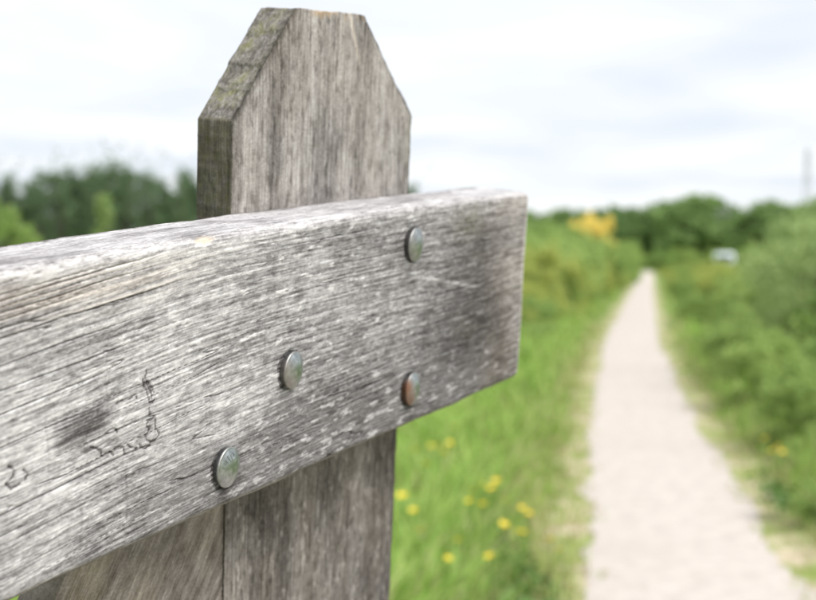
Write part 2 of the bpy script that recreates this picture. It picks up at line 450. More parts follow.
    # brown-grey stain patch left of the scribbles
    st = sstep(0.25, 0.85, np.exp(-(((s + 0.562) / 0.027) ** 2 + ((b - 0.15 * (s + .56) + 0.096) / 0.0125) ** 2)) + 0.12 * fbm(s * 60, bb * 200, 68, 3))
    tone -= 0.60 * st * (0.85 + 0.40 * perlin(s * 25, bb * 300, 63))
    # pale scrape on the right part
    sc = (1 - sstep(0.0004, 0.0022, np.abs(b + 0.066 + 0.20 * (s + 0.16) + 0.001 * perlin(s * 60, s * 0, 64)))) * sstep(-0.21, -0.17, s) * (1 - sstep(-0.10, -0.085, s))
    tone += 0.28 * sc
    # worn-bare chip on the arris
    chip = sstep(0.25, 0.6, np.exp(-(((s + 0.462) / 0.0085) ** 2 + ((b + 0.002) / 0.0042) ** 2)) + 0.22 * fbm(s * 200, b * 300, 65, 2))
    warm = 0.36 * np.exp(-((b + 0.018) / 0.012) ** 2) * sstep(-0.42, -0.56, s) * (0.6 + fib) + 0.62 * chip + 0.18 * sstep(-0.13, -0.02, s) * (1 - top) * (0.7 + 0.5 * blot) + 0.02
    tone += 0.30 * chip
    # bolt-head shadow painted as a dark ring set left, with rust; rain streak below
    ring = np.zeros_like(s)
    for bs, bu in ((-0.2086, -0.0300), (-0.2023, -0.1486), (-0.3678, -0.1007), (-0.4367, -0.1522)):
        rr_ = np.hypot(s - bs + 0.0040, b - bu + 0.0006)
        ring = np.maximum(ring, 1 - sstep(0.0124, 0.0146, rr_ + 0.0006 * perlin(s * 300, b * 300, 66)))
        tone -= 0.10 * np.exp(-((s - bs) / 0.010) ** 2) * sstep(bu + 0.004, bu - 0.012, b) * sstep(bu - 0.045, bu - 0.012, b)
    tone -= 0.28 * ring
    moss = 0.28 * np.exp(-(((s + 0.115) / 0.03) ** 2 + ((b + 0.018) / 0.012) ** 2)) + 0.10 * sstep(0.2, .5, fbm(s * 12, bb * 30, 71, 3)) * sstep(-0.3, -0.05, s)
    depth = -0.0009 * ring + 0.00022 * fib + 0.00012 * mott - 0.0011 * crack - 0.0004 * crack2 - 0.0005 * scr - 0.0003 * chk + 0.00020 * flake - 0.0012 * chip + 0.0007 * fbm(s * 6, bb * 11, 81, 2)
    return np.clip(tone, 0.02, 1), np.clip(warm, 0, 1), np.clip(moss, 0, 1), depth, bb

def build_rail(u_off, s0, dense, seed):
    r = 0.0062
    prof, nor = ring_profile(-RAIL_H, 0.0, -THK + 0.0004, 0.0, r, 350 if dense else 40, 34 if dense else 8, 8, 8 if dense else 4)
    s = np.concatenate([np.arange(s0, -0.72, 0.012), np.arange(-0.72, -0.012, 0.00105), np.linspace(-0.012, 0, 16)]) if dense else np.arange(s0, 0.001, 0.02)
    S = np.repeat(s[:, None], len(prof), 1)
    U = np.repeat(prof[None, :, 0], len(s), 0); N = np.repeat(prof[None, :, 1], len(s), 0)
    NU = np.repeat(nor[None, :, 0], len(s), 0); NN = np.repeat(nor[None, :, 1], len(s), 0)
    front = N > -0.5 * THK
    b = np.where(U > -r, U + np.where(U > -r, 0, 0) + (-N) * (NU > 0.0), U)
    b = np.where(NU > 0.3, np.maximum(b, -0.004), b)
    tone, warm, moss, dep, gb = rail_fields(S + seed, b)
    # unseen back and underside: plain grey
    back = (NN < -0.3) | (NU < -0.5)
    tone = np.where(back, 0.45 + 0.12 * perlin(S * 14, (U + N) * 300, 91), tone)
    warm = np.where(back, 0.15, warm); moss = np.where(back, 0.1, moss)
    # shrink of the arrises towards the sawn end
    e = np.clip(1 + S / 0.010, 0, 1)
    shr = 0.0022 * (1 - np.sqrt(np.clip(1 - e * e, 0, 1))) if dense else 0 * S
    dev = np.interp(S, [-2.2, -.62, -.45, -.21, -.03, 0], [-.001, -.0008, .0016, .0012, -.0018, -.0024])
    edge_w = fbm(S * 18, NU + 2 * NN, 95, 4, .6) * 0.0011 * ((NU > 0.2) | (NU < -0.2))
    low_w = np.where(NU < -0.2, 0.0012 * fbm(S * 7, S * 0 + .4, 96, 3), 0)
    U2 = U + NU * (dep - shr + edge_w + low_w) + dev * (U + RAIL_H) / RAIL_H
    N2 = N + NN * (dep - shr)
    N2 = np.where(back & (NN < -0.3), np.minimum(N2, -THK + 0.0004), N2)
    V = np.stack([S + np.where(e > 0.99, 0.0006 * perlin(U * 200, N * 200, 97), 0), U2 + u_off, N2], -1)
    return grid_loops('rail', V, {'tone': tone, 'warm': warm, 'moss': moss, 'ga': S + seed, 'gb': gb})

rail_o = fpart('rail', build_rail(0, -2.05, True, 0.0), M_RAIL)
tag(rail_o, 'broad silvery weathered top rail')
fpart('rail', build_rail(-0.86, -2.05, False, 3.7), M_RAIL)

# ---- pointed post: rings of (s, n) stacked along u
def build_post(s1, s2, dense, seed):
    r = 0.0022
    ns = 220 if dense else 24; nd = 30 if dense else 6
    rows = np.concatenate([np.linspace(u_ground - 0.25, -0.42, 30, endpoint=False), np.linspace(-0.42, USH, 360, endpoint=False), np.linspace(USH, UTOP, 100)]) if dense else np.concatenate([np.linspace(u_ground - .25, USH, 60, endpoint=False), np.linspace(USH, UTOP, 16)])
    fu = np.clip((rows - USH) / (UTOP - USH), 0, 1)
    L = s1 + C1 * fu; Rr = s2 - C2 * fu
    prof, nor = ring_profile(0, 1, -(THK + DEP), -THK, 0.0, ns, nd, 24, 3)
    # param: prof[:,0] in 0..1 across; re-map, arris rounding done by pulling the corners
    X = L[:, None] * (1 - prof[None, :, 0]) + Rr[:, None] * prof[None, :, 0]
    N = np.repeat(prof[None, :, 1], len(rows), 0)
    U = np.repeat(rows[:, None], X.shape[1], 1)
    fr = (nor[None, :, 1] > 0.5) | (N > -THK - 1e-6)
    side = np.repeat((np.abs(nor[None, :, 0]) > 0.5), len(rows), 0)
    chamf = side & (U > USH + 0.001)
    a = np.where(side, N * 1.0 + 7 + seed, X + seed)
    aw = a + 0.003 * fbm(U * 4, a * 10, 101, 2)
    fib = 0.42 * perlin(aw * 520, U * 12, 102) + 0.42 * perlin(aw * 260, U * 8, 103) + 0.35 * perlin(aw * 110, U * 4, 104)
    mott = fbm(aw * 150, U * 75, 105, 4, .65)
    blot = fbm(aw * 18, U * 8, 106, 3)
    tone = 0.63 + 0.22 * fib + 0.16 * mott + 0.16 * blot - 0.12 * sstep(0.15, 0.6, perlin(aw * 45, U * 3.0, 120)) + 0.10 * sstep(0.1, 0.6, perlin(aw * 28, U * 5.0, 121))
    dk = fbm(aw * 150, U * 60, 107, 4, .62)
    tone -= 0.20 * sstep(0.15, 0.5, dk)
    cr = (1 - sstep(0, 0.045, np.abs(perlin(aw * 120, U * 3.5, 108)))) * sstep(0.0, 0.3, fbm(aw * 30, U * 8, 109, 2))
    tone -= 0.28 * cr
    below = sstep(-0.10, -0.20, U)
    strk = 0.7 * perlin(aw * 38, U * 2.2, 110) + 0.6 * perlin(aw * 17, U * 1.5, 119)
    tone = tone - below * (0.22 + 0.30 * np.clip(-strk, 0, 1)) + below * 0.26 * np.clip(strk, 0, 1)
    fl = sstep(0.32, 0.46, fbm(aw * 120, U * 60, 111, 3, .6))
    tone += 0.20 * fl * below
    # darker flanks, grey end-grain chamfer with algae
    tone = np.where(side & ~chamf, 0.26 + 0.13 * fib + 0.20 * mott, tone)
    eg = fbm(N * 260, U * 200, 112, 3, .65); eg2 = fbm(N * 60, U * 40, 113, 3)
    tone = np.where(chamf, 0.42 + 0.26 * eg + 0.16 * eg2, tone)
    nn = (N + THK) / DEP                       # 0 front .. -1 back
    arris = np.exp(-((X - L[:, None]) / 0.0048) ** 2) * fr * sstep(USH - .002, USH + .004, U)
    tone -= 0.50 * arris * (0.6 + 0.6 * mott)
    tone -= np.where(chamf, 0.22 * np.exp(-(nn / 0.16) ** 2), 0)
    topz = sstep(UTOP - 0.006, UTOP - 0.001, U - 0.004 * perlin(aw * 120, U * 0, 114))
    warm = 0.07 + 0.10 * blot + 0.75 * topz * fr * sstep(0.0, 0.3, fbm(aw * 45, U * 10, 115, 2) + 0.1)
    pale = np.exp(-((X - (L[:, None] * .22 + Rr[:, None] * .78) - 0.15 * (U - UTOP)) / 0.0022) ** 2) * sstep(UTOP - 0.05, UTOP - 0.02, U) * fr
    tone += 0.22 * pale; warm += 0.3 * pale
    warm = np.where(chamf, 0.0, warm)
    moss = np.where(chamf, 0.20 + 0.62 * sstep(-0.15, 0.35, eg2) * sstep(0.05, 0.5, -nn), np.where(side, 0.35, 0.05)) + 0.35 * np.exp(-((X - s2) / 0.008) ** 2) * fr * sstep(USH - 0.07, USH - 0.02, U)
    dep = 0.00018 * fib + 0.00012 * mott - 0.0006 * cr
    jag = 0.0032 * fbm(U * 38, X * 0 + 1.5 * np.sign(nor[None, :, 0]), 117, 4, .65)
    X2 = X + nor[None, :, 0] * np.where(side, np.where(chamf, 0.0006 * eg + jag, 0.0005 * mott + 0.5 * jag), 0)
    N2 = N + nor[None, :, 1] * np.where(fr & ~side, dep, 0)
    # soften the arrises
    nearL = np.minimum(np.abs(X - L[:, None]), np.abs(X - Rr[:, None]))
    rr = 0.0018
    N2 = N2 - np.where(fr & ~side & (nearL < rr), (rr - np.sqrt(np.clip(rr * rr - (rr - nearL) ** 2, 0, 1))), 0)
    U2 = U + topz * 0.0016 * fbm(X * 70, N * 70, 118, 3)
    V = np.stack([X2, U2, N2], -1)
    return grid_loops('post', V[:, ::-1], {'tone': np.clip(tone, .02, 1)[:, ::-1], 'warm': np.clip(warm, 0, 1)[:, ::-1], 'moss': np.clip(moss, 0, 1)[:, ::-1], 'ga': np.where(chamf, U * 14, U)[:, ::-1], 'gb': aw[:, ::-1]})

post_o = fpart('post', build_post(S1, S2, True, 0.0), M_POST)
tag(post_o, 'pointed brown-grey post with mossy bevelled top')
fpart('post', build_post(S1 - 1.62, S2 - 1.62, False, 5.1), M_POST)

# ---- diagonal brace butting against the post
def build_brace():
    ang = math.radians(56); d = np.array([math.cos(ang), math.sin(ang)]); p = np.array([d[1], -d[0]])   # p: towards lower right
    w = 0.215; a0 = np.array([-0.535, -0.2237])
    smax = S1 - 0.0012
    ncol = 300
    ts = np.concatenate([np.linspace(-0.80, -0.22, 40, endpoint=False), np.linspace(-0.22, 0.245, 330)]); cs = np.linspace(0, w, ncol)
    C, Tt = np.meshgrid(cs, ts)
    X = a0[0] + d[0] * Tt + p[0] * C; Y = a0[1] + d[1] * Tt + p[1] * C
    # cut square to the post and below the top of the rail: slide points back along the grain
    over = np.maximum((X - smax) / d[0], (Y + 0.03) / d[1])
    over = np.maximum(over, 0)
    Xc = X - d[0] * over; Yc = Y - d[1] * over
    Xc = np.minimum(Xc, smax)
    Tc = Tt - over
    fib = 0.4 * perlin(C * 480, Tc * 14, 201) + 0.4 * perlin(C * 230, Tc * 9, 202) + 0.4 * perlin(C * 90, Tc * 4, 203)
    mott = fbm(C * 160, Tc * 60, 205, 4, .66); blot = fbm(C * 22, Tc * 10, 206, 3)
    tone = 0.52 + 0.20 * fib + 0.24 * mott + 0.20 * blot - 0.2 * (1 - sstep(0, 0.06, np.abs(perlin(C * 110, Tc * 5, 208)))) * sstep(0.0, 0.3, blot)
    kn = np.exp(-(((Xc + 0.383) / 0.006) ** 2 + ((Yc + 0.241) / 0.010) ** 2))
    tone -= 0.30 * kn
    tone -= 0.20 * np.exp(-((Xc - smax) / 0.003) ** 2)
    warm = 0.18 + 0.15 * blot; moss = 0.02 + 0.25 * sstep(0.1, .6, blot + 0.3 * np.exp(-(C / 0.06) ** 2))
    nf = -THK - 0.0006; nb = -THK - DEP
    Fr = np.stack([Xc, Yc, nf + 0.00018 * fib + 0.0001 * mott], -1)
    Bk = np.stack([Xc[:, ::-1], Yc[:, ::-1], np.full_like(Xc, nb)], -1)
    Bk = Bk[:, ::8]
    V = np.concatenate([Fr, Bk], 1)
    ex = lambda A: np.concatenate([A, A[:, ::-1][:, ::8]], 1)
    return grid_loops('brace', V[:, :], {'tone': np.clip(ex(tone), .02, 1), 'warm': np.clip(ex(warm), 0, 1), 'moss': np.clip(ex(moss), 0, 1), 'ga': ex(Tc), 'gb': ex(C)})
brace_o = fpart('brace', build_brace(), M_BRACE)

# ---- bolts: domed coach-bolt heads
def bolt_material():
    k = NT('galvanised_bolt')
    c = k.coord('Object')
    oi = k.n('ShaderNodeObjectInfo')
    n = k.noise(c, 260, 4, 0.6); n2 = k.noise(c, 90, 3, 0.5)
    col = k.ramp(n, [(0.3, (0.22, 0.24, 0.245)), (0.7, (0.42, 0.44, 0.445))])
    rust = k.attr('rust')
    rf = k.math('MULTIPLY', rust, k.math('ADD', 0.35, k.math('MULTIPLY', n2, 1.3)), clamp=True)
    col = k.mix(rf, col, (0.17, 0.085, 0.05, 1))
    rough = k.math('ADD', 0.30, k.math('MULTIPLY', n, 0.18))
    rough = k.math('ADD', rough, k.math('MULTIPLY', rf, 0.3))
    metal = k.math('SUBTRACT', 0.95, k.math('MULTIPLY', rf, 0.75))
    return k.done(k.bsdf(col, rough, metal, k.bump(n, 0.25, 0.0006)))
M_BOLT = bolt_material()
def dome_z(r, R, h):
    Rs = (R * R + h * h) / (2 * h)
    return math.sqrt(max(Rs * Rs - r * r, 0)) - (Rs - h)
def build_bolt(R, h, rust_amt):
    # rim step, then the dome; axis along n
    prof = [(R * 0.93, -0.004), (R * 0.93, -0.0005), (R * 1.0, 0.0), (R * 1.0, 0.0009), (R * 0.975, 0.0017)]
    for t in np.linspace(0.95, 0.0, 14)[:-1]:
        prof.append((R * t, 0.0014 + dome_z(R * t, R * 0.98, h)))
    k = 48
    V = np.zeros((len(prof), k, 3))
    for i, (r, z) in enumerate(prof):
        a = np.linspace(0, 2 * math.pi, k, endpoint=False)
        V[i, :, 0] = r * np.cos(a); V[i, :, 1] = r * np.sin(a); V[i, :, 2] = z
    rust = rust_amt * sstep(0.15, 1.0, -V[..., 0] / R * 0.9 - V[..., 1] / R * 0.35 + 0.25)
    rust = np.maximum(rust, 0.22 * (np.hypot(V[..., 0], V[..., 1]) > R * 0.97))
    return grid_loops('bolt', V, {'rust': rust})
BOLTS = [(-0.2086, -0.0300, 0.0134, 0.25), (-0.2023, -0.1486, 0.0134, 0.95), (-0.3678, -0.1007, 0.0130, 0.40), (-0.4367, -0.1522, 0.0134, 0.12)]
bolt_objs = []
for s, u, R, ru in BOLTS:
    b = link('bolt', build_bolt(R, 0.0038, ru), M_BOLT, fence)
    b.location = tuple(np.array([s - 0.002, u, 0.0009]) - BASE)
    b.rotation_euler = (0, math.radians(8), 0)
    bolt_objs.append(b)
tag(bolt_objs[1], 'bolt head with a rusty brown flank')
# raised maker's letters round the rim of the lowest head
tcv = bpy.data.curves.new('embossing', 'FONT'); tcv.body = 'NID'; tcv.size = 0.0072; tcv.extrude = 0.0001; tcv.resolution_u = 3
tcv.align_x = 'CENTER'; tcv.space_character = 1.25
tob = bpy.data.objects.new('embossing', tcv); COL.objects.link(tob)
dg = bpy.context.evaluated_depsgraph_get()
tme = bpy.data.meshes.new_from_object(tob.evaluated_get(dg))
bpy.data.objects.remove(tob, do_unlink=True)
import bmesh
bm = bmesh.new(); bm.from_mesh(tme)
bmesh.ops.triangulate(bm, faces=bm.faces)
Rb = 0.0134
for v in bm.verts:
    up = 1 if v.co.z > 0 else 0
    rad = Rb * 0.42 + v.co.y; a = math.radians(118) - v.co.x / (Rb * 0.62)
    v.co = (rad * math.cos(a), rad * math.sin(a), 0.0014 + dome_z(min(rad, Rb * .97), Rb * .98, 0.0038) + (0.0004 if up else -0.0004))
bm.to_mesh(tme); bm.free()
ra = tme.attributes.new('rust', 'FLOAT', 'POINT')
link('embossing', tme, M_BOLT, bolt_objs[3])

# ================================================================== VEGETATION
rng = np.random.default_rng(11)

def leaves_mesh(name, C, size, rng, up=0.35, aspect=0.5, outward=None):
    """C (n,3) leaf centres -> folded two-triangle leaves"""
    n = len(C)
    d = rng.normal(size=(n, 3)); d[:, 2] += up
    if outward is not None: d += outward
    d /= np.linalg.norm(d, axis=1)[:, None]
    w = np.cross(d, rng.normal(size=(n, 3))); w /= np.linalg.norm(w, axis=1)[:, None] + 1e-9
    nn = np.cross(d, w)
    L = size * rng.uniform(0.65, 1.35, n)[:, None]
    W = L * aspect
    base = C - d * L * 0.5; tip = C + d * L * 0.5
    l = C + w * W * 0.5 + nn * W * 0.18; r = C - w * W * 0.5 + nn * W * 0.18
    V = np.stack([base, l, tip, r], 1).reshape(-1, 3)
    i = np.arange(n) * 4
    Fc = np.concatenate([np.stack([i, i + 1, i + 2], -1), np.stack([i, i + 2, i + 3], -1)])
    return np_mesh(name, V, Fc, False)

def tube(path, radii, k=7):
    path = np.asarray(path, float); V = []
    for i, p in enumerate(path):
        t = path[min(i + 1, len(path) - 1)] - path[max(i - 1, 0)]; t /= np.linalg.norm(t) + 1e-9
        a = np.cross(t, [0.31, 0.93, 0.2]); a /= np.linalg.norm(a); b = np.cross(t, a)
        ang = np.linspace(0, 2 * math.pi, k, endpoint=False)
        V.append(p + radii[i] * (np.cos(ang)[:, None] * a + np.sin(ang)[:, None] * b))
    V = np.array(V); R, P, _ = V.shape
    idx = np.arange(R * P).reshape(R, P)
    q = np.stack([idx[:-1], np.roll(idx, -1, 1)[:-1], np.roll(idx, -1, 1)[1:], idx[1:]], -1).reshape(-1, 4)
    return V.reshape(-1, 3), q

def merge(parts):
    V, Fc, o = [], [], 0
    for v, f in parts: V.append(v); Fc.append(f + o); o += len(v)
    return np.concatenate(V), np.concatenate(Fc)

def round_crown(rng, h, w, z0, nclump, nleaf, csize, shape='round'):
    """clump centres through the crown's volume, leaves scattered in each"""
    cs = []
    while len(cs) < nclump:
        p = rng.uniform(-1, 1, 3); q = np.linalg.norm(p)
        if q > 1 or q < 0.35: continue
        t = (p[2] + 1) / 2
        if shape == 'cone': k = 1.15 * (1 - t) ** 0.75 + 0.05
        elif shape == 'column': k = (1 - abs(2 * t - 0.8) ** 3 * 0.55) * (1.0 if t < .6 else 1.1 - .9 * (t - .6) / .4)
        else: k = 1
        ang = math.atan2(p[1], p[0])
        lob = 1 + 0.16 * math.sin(3 * ang + 1.3) + 0.10 * math.sin(5 * ang + 4 * p[2])
        cs.append((p[0] * w * k * lob, p[1] * w * k * lob, z0 + (h - z0) * t))
    cs = np.array(cs)
    sz = rng.uniform(0.55, 1.25, nclump) * csize
    per = rng.multinomial(nleaf, sz ** 2 / (sz ** 2).sum())
    ii = np.repeat(np.arange(nclump), per)
    off = rng.normal(size=(nleaf, 3)); off /= np.linalg.norm(off, axis=1)[:, None]
    off *= (rng.uniform(0, 1, nleaf) ** 0.5)[:, None] * sz[ii][:, None] * np.array([1, 1, 0.75])
    return cs, np.maximum(cs[ii] + off, [-99, -99, 0.04]), off / (sz[ii][:, None])

def make_plant(name, leaf_name, trunk_name, rng, h, w, z0, nclump, nleaf, csize, lsize, mleaf, mbark, r0, shape='round', limbs=8, aspect=.5, multi=1, shoots=0):
    cs, C, out = round_crown(rng, h, w, z0, nclump, nleaf, csize, shape)
    if shoots:
        ex, eo = [], []
        for q in range(shoots):
            c = cs[rng.integers(len(cs))]; k = 22
            t = np.linspace(0, 1, k)[:, None]; d_ = np.array([rng.normal() * .35, rng.normal() * .35, 1.0]) * rng.uniform(.15, .36) * h
            ex.append(c + t * d_ + rng.normal(size=(k, 3)) * .02 * h * (1.2 - t)); eo.append(np.repeat(d_[None] / np.linalg.norm(d_), k, 0))
        C = np.concatenate([C] + ex); out = np.concatenate([out] + eo)
    lm = leaves_mesh(leaf_name, C, lsize, rng, 0.3, aspect, out * 0.7)
    parts = []
    for m in range(multi):
        bx, by = (0, 0) if multi == 1 else rng.uniform(-.25, .25, 2) * w
        top = np.array([rng.normal() * .08 * w + bx * 2, rng.normal() * .08 * w + by * 2, h * (.88 if multi == 1 else rng.uniform(.6, .9))])
        p = [np.array([bx, by, -0.1]) * (1 - t) + top * t + rng.normal(size=3) * [.04 * w, .04 * w, 0] * (t > .1) for t in np.linspace(0, 1, 7)]
        parts.append(tube(p, [r0 * (1 - .88 * t) * (1.35 if t < .05 else 1) for t in np.linspace(0, 1, 7)]))
        for j in range(limbs):
            c = cs[rng.integers(len(cs))]; t = np.clip((c[2] / h) * rng.uniform(.4, .75), .12, .85)
            st = np.array([bx, by, -0.1]) * (1 - t) + top * t
            mid = (st + c) / 2 + [0, 0, -.05 * h * rng.uniform(0, 1)]
            parts.append(tube([st, mid, c], [r0 * .42 * (1 - .5 * t), r0 * .25, r0 * .06], 5))
    v, f = merge(parts)
    tm = np_mesh(trunk_name, v, f)
    lm.materials.append(mleaf); tm.materials.append(mbark)
    return (name, leaf_name, trunk_name, lm, tm)

def place(proto, x, y, scale, rz, label, cat, group, sz=None, z=0.0):
    name, ln, tn, lm, tm = proto
    e = bpy.data.objects.new(name, None); COL.objects.link(e)
    e.location = (x, y, z); e.rotation_euler = (0, 0, rz)
    e.scale = (scale, scale, scale if sz is None else sz)
    tag(e, label, cat, group)
    link(tn, tm, None, e); link(ln, lm, None, e)
    return e

BARK = bark_material('grey_bark', (0.05, 0.042, 0.033), (0.16, 0.14, 0.115))
TWIG = bark_material('green_twig', (0.05, 0.05, 0.025), (0.12, 0.11, 0.06))
L_DARK = leaf_material('dark_tree_leaves', (0.070, 0.125, 0.058), (0.18, 0.26, 0.12), 0.28)
L_FAR = leaf_material('far_tree_leaves', (0.11, 0.20, 0.065), (0.28, 0.40, 0.13), 0.28)
L_LIGHT = leaf_material('light_shrub_leaves', (0.19, 0.30, 0.07), (0.44, 0.56, 0.18), 0.28)
L_MID = leaf_material('mid_shrub_leaves', (0.175, 0.285, 0.068), (0.42, 0.54, 0.155), 0.28)
L_WILLOW = leaf_material('willow_leaves', (0.19, 0.28, 0.095), (0.42, 0.53, 0.20), 0.28)
L_YELLOW = leaf_material('yellow_blossom', (0.86, 0.68, 0.14), (0.95, 0.82, 0.28), 0.28, odd=(0.25, 0.30, 0.06), odd_amt=0.10)
L_OLIVE = leaf_material('olive_shrub_leaves', (0.24, 0.31, 0.06), (0.52, 0.56, 0.155), 0.28, odd=(0.50, 0.50, 0.14), odd_amt=0.12)

# far trees
conifer = [make_plant('dark_tree', 'crown', 'trunk', rng, 8.0, 1.75 + .2 * i, 0.5, 150, 7500, 0.50, 0.22, L_DARK, BARK, 0.14, 'cone' if i == 0 else 'round', 12, .5, 1, 8) for i in range(2)]
airy = make_plant('airy_tree', 'crown', 'trunk', rng, 8.2, 1.5, 1.0, 90, 2600, 0.42, 0.17, L_DARK, BARK, 0.11, 'cone', 22, .5, 1, 6)
roundt = [make_plant('round_tree', 'crown', 'trunk', rng, 9.5, 4.0 + .6 * i, 0.0, 190, 13000, 1.0, 0.42, L_FAR, BARK, 0.22, 'round', 14) for i in range(2)]

# shrubs, 1 m tall prototypes scaled by use
def shrub(name, mat, w, lsize, nleaf, nclump=64, csize=0.14, shape='round', aspect=.45, shoots=26):
    return make_plant(name, 'foliage', 'stem', rng, 1.0, w, 0.04, nclump, nleaf, csize, lsize, mat, TWIG, 0.018, shape, 4, aspect, 5, shoots if w > .4 else 0)
sh_light = [shrub('light_green_shrub', L_LIGHT, .62, .050, 7000) for _ in range(2)]
sh_mid = [shrub('mid_green_shrub', L_MID, .66, .050, 8000) for _ in range(2)]
sh_olive = [shrub('olive_shrub', L_OLIVE, .60, .045, 7000) for _ in range(2)]
sh_will = [shrub('willow_shrub', L_WILLOW, .52, .050, 7500, aspect=.28) for _ in range(2)]
sh_yel = [shrub('yellow_flowering_shrub', L_YELLOW, .62, .075, 11000, shoots=0)]
sh_col = shrub('slender_young_tree', L_WILLOW, .13, .055, 2600, 34, .075, 'cone')

R = random.Random(5)
def put(protos, x, y, h, label, cat, group, wide=1.0):
    return place(protos[R.randrange(len(protos))], x, y, h * wide, R.uniform(0, 6.28), label, cat, group, h)

# wood on the left
for i, (px, Z, ty, k) in enumerate([(-60, 84, 172, 0), (-25, 80, 178, 0), (8, 84, 176, 1), (30, 78, 186, 0), (50, 82, 169, 1), (73, 80, 170, 0), (92, 86, 166, 1), (116, 82, 163, 0), (140, 84, 168, 1), (164, 80, 180, 0), (190, 86, 172, 1), (215, 84, 172, 0), (250, 82, 178, 0), (290, 84, 172, 1), (330, 84, 178, 0), (370, 88, 180, 1), (410, 90, 186, 0)] + [(-100 - 38 * q, 84 + 5 * (q % 3), 168 + 7 * (q % 4), q % 2) for q in range(14)]):
    X = (px - 408) / 1225 * Z; h = 1.5 + (258 - ty) / 1225 * Z
    o = place(conifer[R.randrange(2)], X, Z, h / 8.0 * R.uniform(1.0, 1.5), R.uniform(0, 6.28), 'dark green tree in the dense wood beyond the weathered rail', 'tree', 'dark trees of the wood', h / 8.0 * 1.0)
for px, Z, ty in [(-10, 76, 182), (40, 76, 176), (62, 77, 168), (103, 77, 165), (128, 77, 160), (152, 77, 174), (182, 77, 166), (240, 78, 168)]:
    X = (px - 408) / 1225 * Z; h = 1.5 + (258 - ty) / 1225 * Z
    place(airy, X, Z, h / 8.2 * 1.05, R.uniform(0, 6.28), 'tall thin tree with airy see-through crown at the edge of the wood', 'tree', 'airy trees of the wood', h / 8.2)
for px, Z, ty, w in [(-4, 44, 208, .9), (-44, 46, 210, 1.0)]:
    X = (px - 408) / 1225 * Z; h = 1.5 + (258 - ty) / 1225 * Z
    put(sh_light, X, Z, h, 'bright green bush standing in front of the dark wood', 'bush', 'bright bushes before the wood', w * .8)
for i in range(24):
    put(sh_mid, -58 + 2.6 * i + R.uniform(-.6, .6), 78 + R.uniform(-2, 3), R.uniform(1.7, 2.6), 'shady green bush of the undergrowth along the edge of the dark wood', 'bush', 'undergrowth of the wood', 1.2)
X = (104 - 408) / 1225 * 45
place(sh_col, X, 45, 3.7, 0.4, 'slender pale green young tree standing alone before the dark wood', 'tree', None, 3.75)

# round trees at the end of the path
for i, (px, Z, ty, w) in enumerate([(612, 185, 205, .85), (640, 175, 207, .9), (663, 170, 201, .9), (690, 165, 194, .9), (709, 168, 195, .85), (735, 190, 226, .9), (757, 150, 205, .75), (775, 150, 200, .85), (800, 155, 204, .9), (835, 120, 196, 1.0), (870, 130, 196, 1.0), (920, 130, 190, 1.0), (587, 200, 216, .9)]):
    X = (px - 408) / 1225 * Z; h = 1.5 + (258 - ty) / 1225 * Z
    place(roundt[i % 2], X, Z, h / 9.5 * w * 1.2, R.uniform(0, 6.28), 'broad round-crowned green tree in the row beyond the gravel path', 'tree', 'round trees beyond the path', h / 9.5)
for i, (px, ty) in enumerate([(440, 214), (470, 210), (500, 212), (525, 210), (545, 213), (563, 208), (580, 209), (600, 210)]):
    Z = 275; X = (px - 408) / 1225 * Z; h = 1.5 + (258 - ty) / 1225 * Z
    place(roundt[i % 2], X, Z, h / 9.5 * .8, R.uniform(0, 6.28), 'distant dark tree on the horizon behind the yellow flowering shrub', 'tree', 'distant trees on the horizon', h / 9.5)

# left hedge
LH = [(sh_olive, 540, 28, 246, 1.0), (sh_light, 552, 31, 240, 1.1), (sh_mid, 532, 36, 236, 1.0), (sh_olive, 562, 35, 250, 1.1), (sh_light, 575, 40, 240, 1.0), (sh_mid, 560, 45, 228, 1.0), (sh_light, 540, 50, 224, .9), (sh_olive, 588, 47, 244, 1.0), (sh_mid, 606, 56, 244, 1.0), (sh_light, 600, 52, 250, 1.1), (sh_mid, 618, 66, 242, 1.0), (sh_mid, 630, 80, 240, 1.0), (sh_mid, 624, 72, 243, .9), (sh_light, 515, 33, 232, 1.0), (sh_mid, 490, 40, 228, 1.0), (sh_light, 460, 38, 232, 1.1), (sh_mid, 430, 42, 228, 1.0), (sh_mid, 505, 62, 222, 1.0), (sh_mid, 568, 66, 224, .8), (sh_light, 584, 62, 236, .9)]
kinds = {id(sh_olive): ('yellowish olive bush in the hedge on the buttercup side of the path', 'olive bushes along the grassy side'),
         id(sh_light): ('fresh light green bush in the hedge on the buttercup side of the path', 'light green bushes along the grassy side'),
         id(sh_mid): ('deeper green bush in the hedge on the buttercup side of the path', 'deeper green bushes along the grassy side')}
for pr, px, Z, ty, w in LH:
    X = (px - 408) / 1225 * Z; h = 1.5 + (258 - ty) / 1225 * Z
    X = min(X, float(path_left(Z)) - 0.62 * h * w * .8)
    put(pr, X, Z, h, kinds[id(pr)][0], 'bush', kinds[id(pr)][1], w)
for px, Z, h, w in [(470, 19, .55, 1.5), (505, 22, .7, 1.4), (528, 23, .75, 1.4), (546, 25, .7, 1.4), (520, 27, 1.0, 1.3), (556, 29, .8, 1.3), (568, 32, .9, 1.2), (578, 36, .9, 1.2), (590, 42, .9, 1.2), (602, 48, 1.0, 1.2), (612, 55, 1.1, 1.2), (534, 20, .45, 1.5)]:
    X = (px - 408) / 1225 * Z
    X = min(X, float(path_left(Z)) - 0.62 * h * w)
    pr = R.choice([sh_olive, sh_light])
    put(pr, X, Z, h, 'low spreading bright bush at the foot of the hedge on the buttercup side', 'bush', 'low bushes at the hedge foot', w)
